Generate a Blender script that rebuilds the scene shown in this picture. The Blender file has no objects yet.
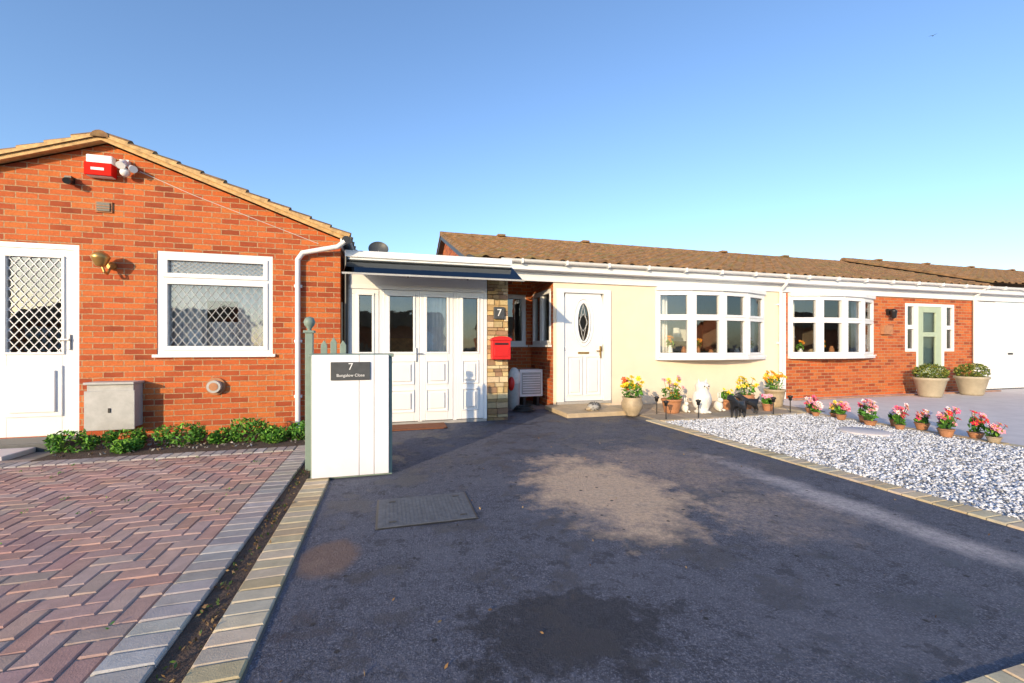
import bpy, bmesh, math, random
import numpy as np
from mathutils import Vector, Matrix
random.seed(7)
sc = bpy.context.scene
COL = sc.collection

# ---------------------------------------------------------------- materials
def nodes(name):
    m = bpy.data.materials.new(name); m.use_nodes = True
    nt = m.node_tree; b = nt.nodes['Principled BSDF']
    return m, nt, b
def N(nt, t, **kw):
    n = nt.nodes.new(t)
    for k, v in kw.items(): setattr(n, k, v)
    return n
def L(nt, a, b): nt.links.new(a, b)
def mix(nt, fac, a, b, blend='MIX'):
    n = N(nt, 'ShaderNodeMix', data_type='RGBA', blend_type=blend)
    for s, v in ((n.inputs[0], fac), (n.inputs[6], a), (n.inputs[7], b)):
        if isinstance(v, (int, float)): s.default_value = v
        elif isinstance(v, tuple): s.default_value = (*v, 1) if len(v) == 3 else v
        else: L(nt, v, s)
    return n.outputs[2]
def mth(nt, op, a, b=0.0, clamp=False):
    n = N(nt, 'ShaderNodeMath', operation=op, use_clamp=clamp)
    for i, v in enumerate((a, b)):
        if isinstance(v, (int, float)): n.inputs[i].default_value = v
        else: L(nt, v, n.inputs[i])
    return n.outputs[0]
def ramp(nt, src, lo, hi):
    n = N(nt, 'ShaderNodeMapRange'); n.inputs[1].default_value = lo; n.inputs[2].default_value = hi
    L(nt, src, n.inputs[0]); return n.outputs[0]
def wpos(nt): return N(nt, 'ShaderNodeNewGeometry').outputs['Position']
def noise(nt, vec, scale, detail=4, rough=.6):
    n = N(nt, 'ShaderNodeTexNoise'); n.inputs['Scale'].default_value = scale
    n.inputs['Detail'].default_value = detail; n.inputs['Roughness'].default_value = rough
    L(nt, vec, n.inputs['Vector']); return n.outputs[0]
def bump(nt, b, h, strength=.3, dist=.01):
    n = N(nt, 'ShaderNodeBump'); n.inputs['Strength'].default_value = strength
    n.inputs['Distance'].default_value = dist; L(nt, h, n.inputs['Height']); L(nt, n.outputs[0], b.inputs['Normal'])
def sc3(c, k): return tuple(min(1, x*k) for x in c)

def surf(name, col, rough=.6, var=.15, scale=6, bmp=.15, bscale=80, bdist=.004, metal=0, attr=False, spec=.5, dirt=0, moss=None):
    m, nt, b = nodes(name); p = wpos(nt)
    n1 = ramp(nt, noise(nt, p, scale, 6, .65), .3, .7)
    c = mix(nt, n1, sc3(col, 1-var), sc3(col, 1+var))
    if attr:
        a = N(nt, 'ShaderNodeVertexColor', layer_name='Col').outputs[0]
        c = mix(nt, 1.0, a, c, 'MULTIPLY')
    if dirt:
        z = N(nt, 'ShaderNodeSeparateXYZ'); L(nt, p, z.inputs[0])
        low = ramp(nt, mth(nt, 'ADD', z.outputs[2], mth(nt, 'MULTIPLY', noise(nt, p, 9), .3)), .5, .1)
        c = mix(nt, mth(nt, 'MULTIPLY', low, dirt), c, (.22, .17, .12))
    if moss:
        c = mix(nt, mth(nt, 'MULTIPLY', ramp(nt, noise(nt, p, 1.7, 7, .75), .5, .66), .7), c, moss)
    L(nt, c, b.inputs['Base Color'])
    b.inputs['Roughness'].default_value = rough; b.inputs['Metallic'].default_value = metal
    b.inputs['Specular IOR Level'].default_value = spec
    if bmp: bump(nt, b, noise(nt, p, bscale, 3), bmp, bdist)
    return m

def brick(name, axis, c1, c2, mortar, bw=.225, rh=.076):
    m, nt, b = nodes(name); p = wpos(nt)
    s = N(nt, 'ShaderNodeSeparateXYZ'); L(nt, p, s.inputs[0])
    c = N(nt, 'ShaderNodeCombineXYZ'); L(nt, s.outputs[0 if axis == 'x' else 1], c.inputs[0]); L(nt, s.outputs[2], c.inputs[1])
    wob = N(nt, 'ShaderNodeTexNoise'); wob.inputs['Scale'].default_value = 14; L(nt, p, wob.inputs['Vector'])
    v = N(nt, 'ShaderNodeVectorMath', operation='MULTIPLY_ADD'); L(nt, wob.outputs[1], v.inputs[0]); v.inputs[1].default_value = (.01,)*3; L(nt, c.outputs[0], v.inputs[2])
    t = N(nt, 'ShaderNodeTexBrick'); L(nt, v.outputs[0], t.inputs[0])
    t.inputs['Color1'].default_value = (0, 0, 0, 1); t.inputs['Color2'].default_value = (1, 1, 1, 1)
    t.inputs['Mortar'].default_value = (.5, .5, .5, 1)
    t.inputs['Scale'].default_value = 1; t.inputs['Brick Width'].default_value = bw; t.inputs['Row Height'].default_value = rh
    t.inputs['Mortar Size'].default_value = .0068; t.inputs['Mortar Smooth'].default_value = .2
    t.inputs['Bias'].default_value = 0
    r = N(nt, 'ShaderNodeValToRGB'); L(nt, t.outputs[0], r.inputs[0])
    e = r.color_ramp.elements; e[0].position = 0; e[0].color = (*sc3(c2, .6), 1); e[1].position = 1; e[1].color = (*sc3(c1, 1.2), 1)
    for pos, cc in ((.22, c2), (.5, c1), (.75, (c1[0]*1.05, c1[1]*1.3, c1[2]*1.2)), (.88, (c1[0]*.8, c1[1]*.7, c1[2]*.8))):
        x = e.new(pos); x.color = (*cc, 1)
    n1 = ramp(nt, noise(nt, p, 38, 6, .75), .3, .7)
    cc = mix(nt, mth(nt, 'MULTIPLY', n1, .5), r.outputs[0], sc3(c2, .6))
    big = ramp(nt, noise(nt, p, 1.6, 5, .7), .4, .65)
    cc = mix(nt, mth(nt, 'MULTIPLY', big, .3), cc, sc3(c1, 1.1))
    dk = ramp(nt, noise(nt, p, 2.7, 6, .7), .56, .7)
    cc = mix(nt, mth(nt, 'MULTIPLY', dk, .35), cc, sc3(c2, .6))
    mm = mix(nt, n1, sc3(mortar, 1.2), sc3(mortar, .55))
    fin = mix(nt, t.outputs[1], cc, mm)
    L(nt, fin, b.inputs['Base Color']); b.inputs['Roughness'].default_value = .88
    h = mth(nt, 'SUBTRACT', mth(nt, 'MULTIPLY', n1, -.4), t.outputs[1]); bump(nt, b, h, .9, .01)
    return m

BR1, BR2, MO = (.62, .145, .034), (.40, .068, .02), (.50, .31, .17)
M_brx = brick('orange_brick_front', 'x', BR1, BR2, MO)
M_bry = brick('orange_brick_side', 'y', BR1, BR2, MO)
M_white = surf('white_upvc', (.8, .8, .8), .3, .03, 3, .03, 20, .003)
M_whited = surf('white_composite', (.84, .84, .88), .4, .03, 4, .08, 30, .003, dirt=.2)
M_cream = surf('cream_render', (.83, .685, .52), .85, .05, 2.5, .4, 160, .005, dirt=.35)
M_black = surf('black_paint', (.015, .015, .017), .4, .2)
M_slate = surf('slate_plaque', (.06, .065, .07), .5, .2, 20)
M_sage = surf('sage_paint', (.2, .27, .23), .55, .12, 10)
M_sagelt = surf('pale_sage_door', (.42, .5, .36), .45, .05)
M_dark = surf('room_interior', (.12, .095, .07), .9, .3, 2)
M_curt = surf('curtain_fabric', (.74, .73, .72), .9, .08, 6)
M_lead = surf('lead_came', (.6, .6, .58), .5, .1)
M_wood = surf('verge_board', (.55, .34, .14), .7, .35, 12, .3)
M_terra = surf('terracotta', (.42, .19, .09), .8, .2, 12)
M_tan = surf('tan_glaze', (.4, .31, .2), .5, .2, 12)
M_creampot = surf('cream_planter', (.42, .36, .26), .7, .12, 8)
M_red = surf('red_postbox', (.62, .015, .012), .45, .1)
M_brass = surf('brass', (.5, .3, .1), .35, .2, metal=.7)
M_grey = surf('grey_plastic', (.42, .42, .41), .6, .15, 8, dirt=.4)
M_stonew = surf('white_stone', (.72, .7, .66), .7, .12, 14, .3)
M_mat = surf('coir_mat', (.2, .07, .03), .95, .3, 60, .8, 200)
M_iron = surf('cast_iron_cover', (.09, .1, .12), .6, .3, 25, .5, 60)
M_attr = surf('petals_and_leaves', (1, 1, 1), .6, .12, 20, 0, attr=True, spec=.3)
M_block = surf('block_paver', (1, 1, 1), .88, .25, 14, .6, 140, .004, attr=True)
M_stone = surf('split_stone', (1, 1, 1), .85, .25, 22, .7, 60, .008, attr=True)
M_gravel = surf('slate_gravel', (1, 1, 1), .6, .12, 30, .2, attr=True)
M_tile = surf('concrete_roof_tile', (.27, .15, .07), .9, .45, 6, .5, 90, moss=(.19, .17, .06))
M_slab = surf('buff_slab', (.48, .37, .24), .85, .2, 5, .3)
M_soil = surf('soil', (.09, .06, .045), .95, .4, 20, .9, 70, .02)
M_sand = surf('joint_sand', (.36, .29, .25), .95, .3, 20, .6, 90, .01)
M_conc = surf('concrete_drive', (.62, .57, .56), .85, .1, 3, .4, 100)
M_ground = surf('ground_base', (.2, .18, .16), .9, .2, 1)
M_road = surf('road_asphalt', (.07, .07, .072), .85, .2, 12, .5)
M_silver = surf('silver_metal', (.5, .5, .5), .35, .1, metal=.8)
M_hedge = surf('hedge_base', (.05, .09, .025), .9, .4, 8, .8, 12, .1)

def glass(name, tint, base, mn=.12):
    m = bpy.data.materials.new(name); m.use_nodes = True; nt = m.node_tree; nt.nodes.clear()
    o = N(nt, 'ShaderNodeOutputMaterial'); t = N(nt, 'ShaderNodeBsdfTransparent'); t.inputs[0].default_value = (*tint, 1)
    g = N(nt, 'ShaderNodeBsdfGlossy'); g.inputs['Roughness'].default_value = .02; g.inputs[0].default_value = (*base, 1)
    f = N(nt, 'ShaderNodeFresnel'); f.inputs[0].default_value = 1.5
    fa = mth(nt, 'MAXIMUM', f.outputs[0], mn)
    bp = N(nt, 'ShaderNodeBump'); bp.inputs['Strength'].default_value = .08; bp.inputs['Distance'].default_value = .02
    L(nt, noise(nt, wpos(nt), 3, 2), bp.inputs['Height']); L(nt, bp.outputs[0], g.inputs['Normal'])
    x = N(nt, 'ShaderNodeMixShader'); L(nt, fa, x.inputs[0]); L(nt, t.outputs[0], x.inputs[1]); L(nt, g.outputs[0], x.inputs[2]); L(nt, x.outputs[0], o.inputs[0])
    return m
M_glass = glass('window_glass', (.93, .95, .94), (1, 1, 1), .14)
M_smoke = glass('smoked_polycarbonate', (.04, .05, .06), (.4, .45, .5), .06)

def asphalt():
    m, nt, b = nodes('driveway_asphalt'); p = wpos(nt)
    fine = noise(nt, p, 110, 3, .75); med = ramp(nt, noise(nt, p, 14, 7, .75), .32, .68); big = noise(nt, p, 1.1, 6, .68)
    c = mix(nt, med, (.034, .037, .056), (.10, .106, .145))
    c = mix(nt, mth(nt, 'MULTIPLY', ramp(nt, fine, .52, .66), .8), c, (.25, .255, .30))
    c = mix(nt, mth(nt, 'MULTIPLY', ramp(nt, fine, .44, .34), .7), c, (.015, .017, .024))
    c = mix(nt, mth(nt, 'MULTIPLY', ramp(nt, big, .42, .6), .4), c, (.13, .135, .17))
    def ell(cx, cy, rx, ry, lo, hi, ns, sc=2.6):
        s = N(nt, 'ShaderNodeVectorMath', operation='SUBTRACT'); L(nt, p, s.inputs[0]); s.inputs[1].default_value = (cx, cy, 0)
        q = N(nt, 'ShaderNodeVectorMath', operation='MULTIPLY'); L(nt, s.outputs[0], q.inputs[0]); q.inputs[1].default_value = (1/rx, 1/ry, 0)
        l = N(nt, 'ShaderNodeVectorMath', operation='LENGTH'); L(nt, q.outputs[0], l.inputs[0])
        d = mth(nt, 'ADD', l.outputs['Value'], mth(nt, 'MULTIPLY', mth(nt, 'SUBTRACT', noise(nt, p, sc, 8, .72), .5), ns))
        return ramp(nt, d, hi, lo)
    wn = noise(nt, p, 1.9, 6, .7)
    wet = ramp(nt, wn, .53, .57)
    c = mix(nt, mth(nt, 'MULTIPLY', wet, .6), c, (.026, .029, .042))
    wet2 = ramp(nt, noise(nt, p, 5.5, 8, .78), .56, .59)
    c = mix(nt, mth(nt, 'MULTIPLY', wet2, .6), c, (.022, .024, .034))
    dk = ell(.75, 1.75, .6, .4, .6, .85, 2.6, 5)
    c = mix(nt, mth(nt, 'MULTIPLY', dk, .75), c, (.018, .018, .024))
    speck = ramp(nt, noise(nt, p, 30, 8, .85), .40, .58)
    w2 = ell(2.7, 3.9, 1.0, 1.2, .35, 1.0, 2.8)  # faint warm sunlight painted into the tarmac colour, mixed with dry wear
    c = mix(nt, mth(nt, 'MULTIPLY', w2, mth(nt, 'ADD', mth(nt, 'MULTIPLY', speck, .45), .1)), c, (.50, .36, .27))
    w3 = ell(2.75, 2.6, .7, .6, .3, .95, 2.8)  # warm glow carried on to the right, painted sunlight over dusty tarmac
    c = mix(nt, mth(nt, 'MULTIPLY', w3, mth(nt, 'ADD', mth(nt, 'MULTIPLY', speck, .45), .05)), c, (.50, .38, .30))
    sun_worn = ell(1.8, 3.4, .72, 1.2, .5, 1.0, 2.2)  # main sunlit patch painted as tan colour, partly dry worn tarmac
    c = mix(nt, mth(nt, 'MULTIPLY', sun_worn, mth(nt, 'ADD', mth(nt, 'MULTIPLY', speck, .4), .52)), c, (.68, .48, .32))
    strk = ell(3.45, 2.5, .2, 1.6, .3, 1.1, 2.0)  # pale band of light painted along the right side, partly dust
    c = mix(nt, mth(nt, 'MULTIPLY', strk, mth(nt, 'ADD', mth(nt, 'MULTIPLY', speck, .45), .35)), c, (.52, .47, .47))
    rust = ell(-.33, 2.72, .19, .26, .7, 1.0, .8)
    c = mix(nt, mth(nt, 'MULTIPLY', rust, .8), c, (.19, .12, .09))
    vo = N(nt, 'ShaderNodeTexVoronoi'); vo.inputs['Scale'].default_value = 6; L(nt, p, vo.inputs['Vector'])
    c = mix(nt, ramp(nt, vo.outputs['Distance'], .10, .06), c, (.02, .02, .024))
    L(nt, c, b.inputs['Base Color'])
    rr = mth(nt, 'SUBTRACT', .82, mth(nt, 'MULTIPLY', wet, .3)); L(nt, rr, b.inputs['Roughness'])
    bump(nt, b, mth(nt, 'ADD', fine, mth(nt, 'MULTIPLY', noise(nt, p, 40, 3), .8)), .9, .01)
    return m
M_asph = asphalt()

# ---------------------------------------------------------------- geometry builder
class G:
    def __init__(s): s.v = []; s.f = []; s.m = []; s.c = []; s.s = []; s.mats = []
    def add(s, vs, fs, mat, col=(1, 1, 1), M=None, smooth=False):
        if mat not in s.mats: s.mats.append(mat)
        k = s.mats.index(mat); o = len(s.v)
        if M is not None: vs = [tuple(M @ Vector(v)) for v in vs]
        s.v += [tuple(v) for v in vs]
        for f in fs:
            s.f.append(tuple(i+o for i in f)); s.m.append(k); s.c.append(col); s.s.append(smooth)
    def box(s, x0, x1, y0, y1, z0, z1, mat, M=None, col=(1, 1, 1)):
        vs = [(x, y, z) for z in (z0, z1) for y in (y0, y1) for x in (x0, x1)]
        s.add(vs, [(0, 2, 3, 1), (4, 5, 7, 6), (0, 1, 5, 4), (2, 6, 7, 3), (0, 4, 6, 2), (1, 3, 7, 5)], mat, col, M)
    def tube(s, p0, p1, r0, r1, mat, n=14, caps=True, col=(1, 1, 1)):
        p0 = Vector(p0); p1 = Vector(p1); d = (p1-p0).normalized(); a = d.orthogonal().normalized(); b = d.cross(a)
        vs = []
        for p, r in ((p0, r0), (p1, r1)):
            for i in range(n):
                t = 2*math.pi*i/n; vs.append(p+a*math.cos(t)*r+b*math.sin(t)*r)
        s.add(vs, [(i, (i+1) % n, n+(i+1) % n, n+i) for i in range(n)], mat, col, None, True)
        if caps: s.add(vs, [tuple(range(n))[::-1], tuple(range(n, 2*n))], mat, col)
    def path(s, pts, r, mat, n=12):
        for a, b in zip(pts, pts[1:]): s.tube(a, b, r, r, mat, n)
        for p in pts[1:-1]: s.ball(p, (r, r, r), mat, 10, 6)
    def lathe(s, prof, c, mat, n=24, col=(1, 1, 1), M=None, sx=1, sy=1):
        vs = []
        for r, z in prof:
            for i in range(n):
                t = 2*math.pi*i/n; vs.append((c[0]+r*math.cos(t)*sx, c[1]+r*math.sin(t)*sy, c[2]+z))
        fs = [(j*n+i, j*n+(i+1) % n, (j+1)*n+(i+1) % n, (j+1)*n+i) for j in range(len(prof)-1) for i in range(n)]
        s.add(vs, fs, mat, col, M, True)
    def ball(s, c, r, mat, n=16, m=10, col=(1, 1, 1), M=None):
        prof = [(max(1e-4, math.sin(math.pi*j/m)), -math.cos(math.pi*j/m)*r[2]) for j in range(m+1)]
        s.lathe([(a, z) for a, z in prof], c, mat, n, col, M, r[0], r[1])
    def obj(s, name, parent=None, bevel=0):
        me = bpy.data.meshes.new(name); me.from_pydata(s.v, [], s.f)
        for m in s.mats: me.materials.append(m)
        me.polygons.foreach_set('material_index', s.m); me.polygons.foreach_set('use_smooth', s.s)
        ca = me.color_attributes.new('Col', 'FLOAT_COLOR', 'CORNER')
        cnt = np.array([len(f) for f in s.f]); c = np.repeat(np.array(s.c, dtype=np.float32), cnt, axis=0)
        c = np.hstack([c, np.ones((len(c), 1), np.float32)]); ca.data.foreach_set('color', c.ravel())
        me.update(); o = bpy.data.objects.new(name, me); COL.objects.link(o)
        if parent: o.parent = parent
        if bevel:
            b = o.modifiers.new('Bevel', 'BEVEL'); b.width = bevel; b.segments = 2; b.limit_method = 'ANGLE'; b.angle_limit = math.radians(50)
        return o
def empty(name):
    o = bpy.data.objects.new(name, None); COL.objects.link(o); return o

def wall(g, ax, c, u0, u1, z0, z1, ops, mat, depth=.12, rmat=None):
    P = (lambda u, k, z: (u, c+k, z)) if ax == 'y' else (lambda u, k, z: (c+k, u, z))
    us = sorted({u0, u1, *[o[0] for o in ops], *[o[1] for o in ops]}); zs = sorted({z0, z1, *[o[2] for o in ops], *[o[3] for o in ops]})
    for a, b in zip(us, us[1:]):
        for d, e in zip(zs, zs[1:]):
            mu, mz = (a+b)/2, (d+e)/2
            if any(o[0] < mu < o[1] and o[2] < mz < o[3] for o in ops): continue
            g.add([P(a, 0, d), P(b, 0, d), P(b, 0, e), P(a, 0, e)], [(0, 1, 2, 3)], mat)
    for o in ops:
        a, b, d, e = o
        for q in (((a, d), (b, d)), ((b, d), (b, e)), ((b, e), (a, e)), ((a, e), (a, d))):
            (ua, za), (ub, zb) = q
            g.add([P(ua, 0, za), P(ub, 0, zb), P(ub, depth, zb), P(ua, depth, za)], [(0, 1, 2, 3)], rmat or mat)

def room(g, x0, x1, y0, y1, z0, z1, mat=None):
    mat = mat or M_dark
    vs = [(x, y, z) for z in (z0, z1) for y in (y0, y1) for x in (x0, x1)]
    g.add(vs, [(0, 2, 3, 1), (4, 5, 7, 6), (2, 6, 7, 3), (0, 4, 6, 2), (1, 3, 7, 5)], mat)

def segM(p0, p1):
    d = Vector((p1[0]-p0[0], p1[1]-p0[1], 0)); l = d.length; d /= l; n = Vector((-d.y, d.x, 0))
    return Matrix(((d.x, n.x, 0, p0[0]), (d.y, n.y, 0, p0[1]), (0, 0, 1, 0), (0, 0, 0, 1))), l

def window(g, p0, p1, z0, z1, us=(), transom=None, fw=.06, sash=.035, frm=None, gl=None, sashes=True):
    frm = frm or M_white; gl = gl or M_glass
    M, l = segM(p0, p1); a, b = -.02, .06
    g.box(0, l, a, b, z0, z0+fw, frm, M); g.box(0, l, a, b, z1-fw, z1, frm, M)
    g.box(0, fw, a, b, z0+fw, z1-fw, frm, M); g.box(l-fw, l, a, b, z0+fw, z1-fw, frm, M)
    xs = [fw]
    for u in us:
        x = u*l; g.box(x-fw*.45, x+fw*.45, a+.002, b, z0+fw, z1-fw, frm, M); xs += [x-fw*.45, x+fw*.45]
    xs.append(l-fw)
    for i in range(0, len(xs), 2):
        xa, xb = xs[i], xs[i+1]; zz = [z0+fw, z1-fw]
        if transom:
            g.box(xa, xb, a+.003, b, transom-fw*.4, transom+fw*.4, frm, M); zz = [z0+fw, transom-fw*.4, transom+fw*.4, z1-fw]
        for j in range(0, len(zz), 2):
            za, zb = zz[j], zz[j+1]
            if sashes:
                q = sash; s0, s1 = a-.018, b-.01
                g.box(xa-.012, xb+.012, s0, s1, za-.012, za+q, frm, M); g.box(xa-.012, xb+.012, s0, s1, zb-q, zb+.012, frm, M)
                g.box(xa-.012, xa+q, s0, s1, za+q, zb-q, frm, M); g.box(xb-q, xb+.012, s0, s1, za+q, zb-q, frm, M)
                g.box(xa+q, xb-q, .012, .018, za+q, za+q+.006, M_black, M); g.box(xa+q, xb-q, .012, .018, zb-q-.006, zb-q, M_black, M)
            g.add([(xa, .02, za), (xb, .02, za), (xb, .02, zb), (xa, .02, zb)], [(0, 1, 2, 3)], gl, (1, 1, 1), M)

def lattice(g, x0, x1, y, z0, z1, dx, dz, mat, w=.009):
    def seg(a, b):
        d = Vector((b[0]-a[0], 0, b[1]-a[1]))
        if d.length < .01: return
        n = Vector((-d.z, 0, d.x)).normalized()*w/2; A = Vector((a[0], y, a[1])); B = Vector((b[0], y, b[1]))
        o = Vector((0, -.006, 0))
        g.add([A-n, B-n, B+n, A+n, A-n+o, B-n+o, B+n+o, A+n+o], [(4, 5, 6, 7), (0, 1, 5, 4), (3, 2, 6, 7)], mat)
    k = dz/dx; H = z1-z0; W = x1-x0; n = int((W+H/k)/dx)+2
    for i in range(-n, n):
        for s in (1, -1):
            xs = x0+i*dx
            zA = z0 if s > 0 else z1
            lo = max(x0, xs); hi = min(x1, xs+H/k)
            if hi <= lo: continue
            seg((lo, zA+s*k*(lo-xs)), (hi, zA+s*k*(hi-xs)))

def curtain(g, x0, x1, y, z0, z1, mat, amp=.03, per=.11):
    n = max(8, int((x1-x0)/.015)); vs = []
    for i in range(n+1):
        x = x0+(x1-x0)*i/n; yy = y+amp*math.sin(2*math.pi*x/per+.9*math.sin(x*7))
        vs += [(x, yy, z0), (x, yy, z1)]
    g.add(vs, [(2*i, 2*i+2, 2*i+3, 2*i+1) for i in range(n)], mat, (1, 1, 1), None, True)

def tiles(g, O, A, U, la, lu, mat, cw=.3, ch=.3, capmat=None):
    O = Vector(O); A = Vector(A).normalized(); U = Vector(U).normalized(); Nn = A.cross(U)
    if Nn.z < 0: Nn = -Nn
    prof = [(0, .0), (.1, .028), (.22, .04), (.36, .03), (.5, .004), (.75, -.004), (.93, 0)]
    ncol = int(round(la/cw)); ncr = int(round(lu/ch)); cw = la/ncol; ch = lu/ncr
    us = [(c+p)*cw for c in range(ncol) for p, h in prof]+[la]; hs = [h for c in range(ncol) for p, h in prof]+[0]
    n = len(us)
    for r in range(ncr):
        jit = [random.uniform(-.006, .006) for _ in range(ncol+1)]
        vs = []
        for (sv, off) in ((r*ch, -.01), (r*ch, .03), ((r+1)*ch+.01, .002)):
            for i in range(n):
                vs.append(O+A*us[i]+U*sv+Nn*(off+(hs[i] if off > -.005 else hs[i]*.9)+jit[i//len(prof)]))
        g.add(vs, [(i, i+1, n+i+1, n+i) for i in range(n-1)], mat)
        g.add(vs, [(n+i, n+i+1, 2*n+i+1, 2*n+i) for i in range(n-1)], mat, smooth=True)
    g.add([O-Nn*.02, O+A*la-Nn*.02, O+A*la+U*lu-Nn*.02, O+U*lu-Nn*.02], [(0, 1, 2, 3)], mat)
    for e in (0, la):
        for r in range(ncr):
            p = O+A*e
            g.add([p+U*r*ch-Nn*.03, p+U*(r+1)*ch-Nn*.03, p+U*(r+1)*ch+Nn*.004, p+U*r*ch+Nn*.032], [(0, 1, 2, 3)], capmat or mat)
def ridge(g, p0, p1, r, mat, step=.42):
    p0 = Vector(p0); p1 = Vector(p1); d = p1-p0; n = int(d.length/step); d /= n; a = d.normalized(); s = a.cross(Vector((0, 0, 1)))
    for i in range(n):
        vs = []; rr = r*random.uniform(.97, 1.03); m = 8
        for q, k in ((p0+d*i, 1.0), (p0+d*(i+1.02), .93)):
            for j in range(m+1):
                t = math.pi*j/m; vs.append(q+s*math.cos(t)*rr*k*1.15+Vector((0, 0, math.sin(t)*rr*k)))
        g.add(vs, [(j, j+1, m+2+j, m+1+j) for j in range(m)]+[tuple(range(m+1)), tuple(range(m+1, 2*m+2))], mat)

def leaves(g, c, r, n, size, cols, flat=.3, mat=None):
    mat = mat or M_attr
    for _ in range(n):
        while True:
            p = Vector([random.uniform(-1, 1) for _ in range(3)])
            if p.length < 1: break
        p = p.normalized()*(p.length**.55)
        q = Vector((c[0]+p.x*r[0], c[1]+p.y*r[1], c[2]+p.z*r[2]))
        a = Vector([random.gauss(0, 1) for _ in range(3)]).normalized(); b = a.cross(Vector([random.gauss(0, 1) for _ in range(3)])).normalized()
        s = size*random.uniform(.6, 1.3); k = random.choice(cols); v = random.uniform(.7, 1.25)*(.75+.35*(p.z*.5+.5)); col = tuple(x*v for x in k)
        g.add([q-a*s, q+b*s*.45+a*.1*s, q+a*s, q-b*s*.45+a*.1*s], [(0, 1, 2, 3)], mat, col)
def flower(g, p, r, col, ctr=None):
    nrm = Vector((random.uniform(-.5, .5), random.uniform(-1, -.2), random.uniform(.2, 1))).normalized(); a = nrm.orthogonal().normalized(); b = nrm.cross(a); p = Vector(p)
    for ring, rr, lift in ((6, 1, .0), (5, .6, .25)):
        for i in range(ring):
            t = 2*math.pi*i/ring+random.random()*.4; t2 = math.pi/ring*.9; v = random.uniform(.75, 1.15)
            d = a*math.cos(t)+b*math.sin(t); e1 = a*math.cos(t-t2)+b*math.sin(t-t2); e2 = a*math.cos(t+t2)+b*math.sin(t+t2)
            g.add([p, p+e1*r*.7*rr+nrm*r*.2, p+d*r*rr+nrm*r*(.15+lift), p+e2*r*.7*rr+nrm*r*.2], [(0, 1, 2, 3)], M_attr, tuple(x*v for x in col))
    g.ball(tuple(p+nrm*r*.3), (r*.2,)*3, M_attr, 6, 4, ctr or (.5, .3, .03))

# ---------------------------------------------------------------- ground
def sheet(name, x0, x1, y0, y1, z, mat, par=None):
    g = G(); g.add([(x0, y0, z), (x1, y0, z), (x1, y1, z), (x0, y1, z)], [(0, 1, 2, 3)], mat); return g.obj(name, par)
sheet('ground', -400, 400, -400, 400, 0, M_ground)
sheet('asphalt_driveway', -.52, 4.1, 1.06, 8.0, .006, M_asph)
sheet('concrete_driveway', 7.52, 30, 1.06, 8.0, .006, M_conc)
sheet('footpath', -60, 60, -1.2, .86, .006, M_road)
sheet('road', -60, 60, -8, -1.35, .004, M_road)
g = G(); g.box(-60, 60, -1.35, -1.2, 0, .05, M_conc); g.obj('kerb', None, .01)

def paver(g, x0, x1, y0, y1, z, col, gap=.004, bv=.006):
    z += random.uniform(-.002, .002); tl = random.uniform(-.0015, .0015)
    a, b, c, d = x0+gap, x1-gap, y0+gap, y1-gap
    vs = [(a, c, z-.03), (b, c, z-.03), (b, d, z-.03), (a, d, z-.03), (a, c, z-bv), (b, c, z-bv), (b, d, z-bv), (a, d, z-bv),
          (a+bv, c+bv, z+tl), (b-bv, c+bv, z-tl), (b-bv, d-bv, z-tl), (a+bv, d-bv, z+tl)]
    fs = [(8, 9, 10, 11)]
    for k in (0, 4):
        for i in range(4): fs.append((k+i, k+(i+1) % 4, k+4+(i+1) % 4, k+4+i))
    g.add(vs, fs, M_block, col)
def vary(c, a=.18):
    v = random.uniform(1-a, 1+a); return (c[0]*v*random.uniform(.94, 1.06), c[1]*v, c[2]*v*random.uniform(.94, 1.06))
sheet('paving_joint_sand', -9, -.861, .86, 5.95, .016, M_sand)
g = G(); w = .108
reds = [(.50, .31, .26), (.53, .34, .285), (.46, .29, .25), (.52, .37, .32), (.47, .34, .29), (.48, .28, .23)]
nx = int(7.2/w); ny = int(4.7/w)
for i in range(-1, nx):
    for j in range(-1, ny):
        X = -1.075-i*w; Y = .9+j*w; k = (i-j) % 4
        if k == 0:
            x0 = max(X-2*w, -9); x1 = min(X, -1.075)
            if x1-x0 > .03 and j >= 0: paver(g, x0, x1, Y, Y+w, .024, vary(random.choice(reds), .1))
        elif k == 3 and i >= 0:
            y0 = max(Y, .9); paver(g, X-w, X, y0, min(Y+2*w, .9+ny*w), .024, vary(random.choice(reds), .1))
g.obj('block_paving')
yb = .9+ny*w
g = G()
greys = [(.45, .4, .37), (.5, .45, .41), (.4, .36, .34)]
y = .9
while y < yb+.2: paver(g, -1.07, -.86, y, y+.106, .034, vary(random.choice(greys))); y += .106
x = -1.075
while x > -3.9: paver(g, x-.106, x, yb+.003, yb+.21, .034, vary(random.choice(greys))); x -= .106
g.obj('grey_paving_edging')
g = G(); crm = [(.6, .48, .3), (.64, .53, .36), (.55, .43, .26), (.6, .5, .36)]
y = 1.07
while y < 4.3: paver(g, -.735, -.53, y, y+.106, .022, vary(random.choice(crm), .12)); y += .106
y = 1.07
while y < 6.2: paver(g, 4.1, 4.3, y, y+.106, .022, vary(random.choice(crm), .12)); y += .106
x = -.73
while x < 7.5: paver(g, x, x+.106, .86, 1.065, .022, vary(random.choice(crm), .12)); x += .106
x = 4.3
while x < 7.5: paver(g, x, x+.2, 6.05, 6.155, .03, vary(random.choice(crm), .12)); x += .2
y = 1.07
while y < 8: paver(g, 7.33, 7.5, y, y+.2, .03, vary(random.choice(crm), .15)); y += .2
x = 8.9
while x < 16: paver(g, x, x+.2, 7.62, 7.72, .04, vary((.45, .25, .17), .15)); x += .2
g.obj('cream_paver_edging')
sheet('soil_strip', -.86, -.735, .9, 6.0, .012, M_soil)
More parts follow.
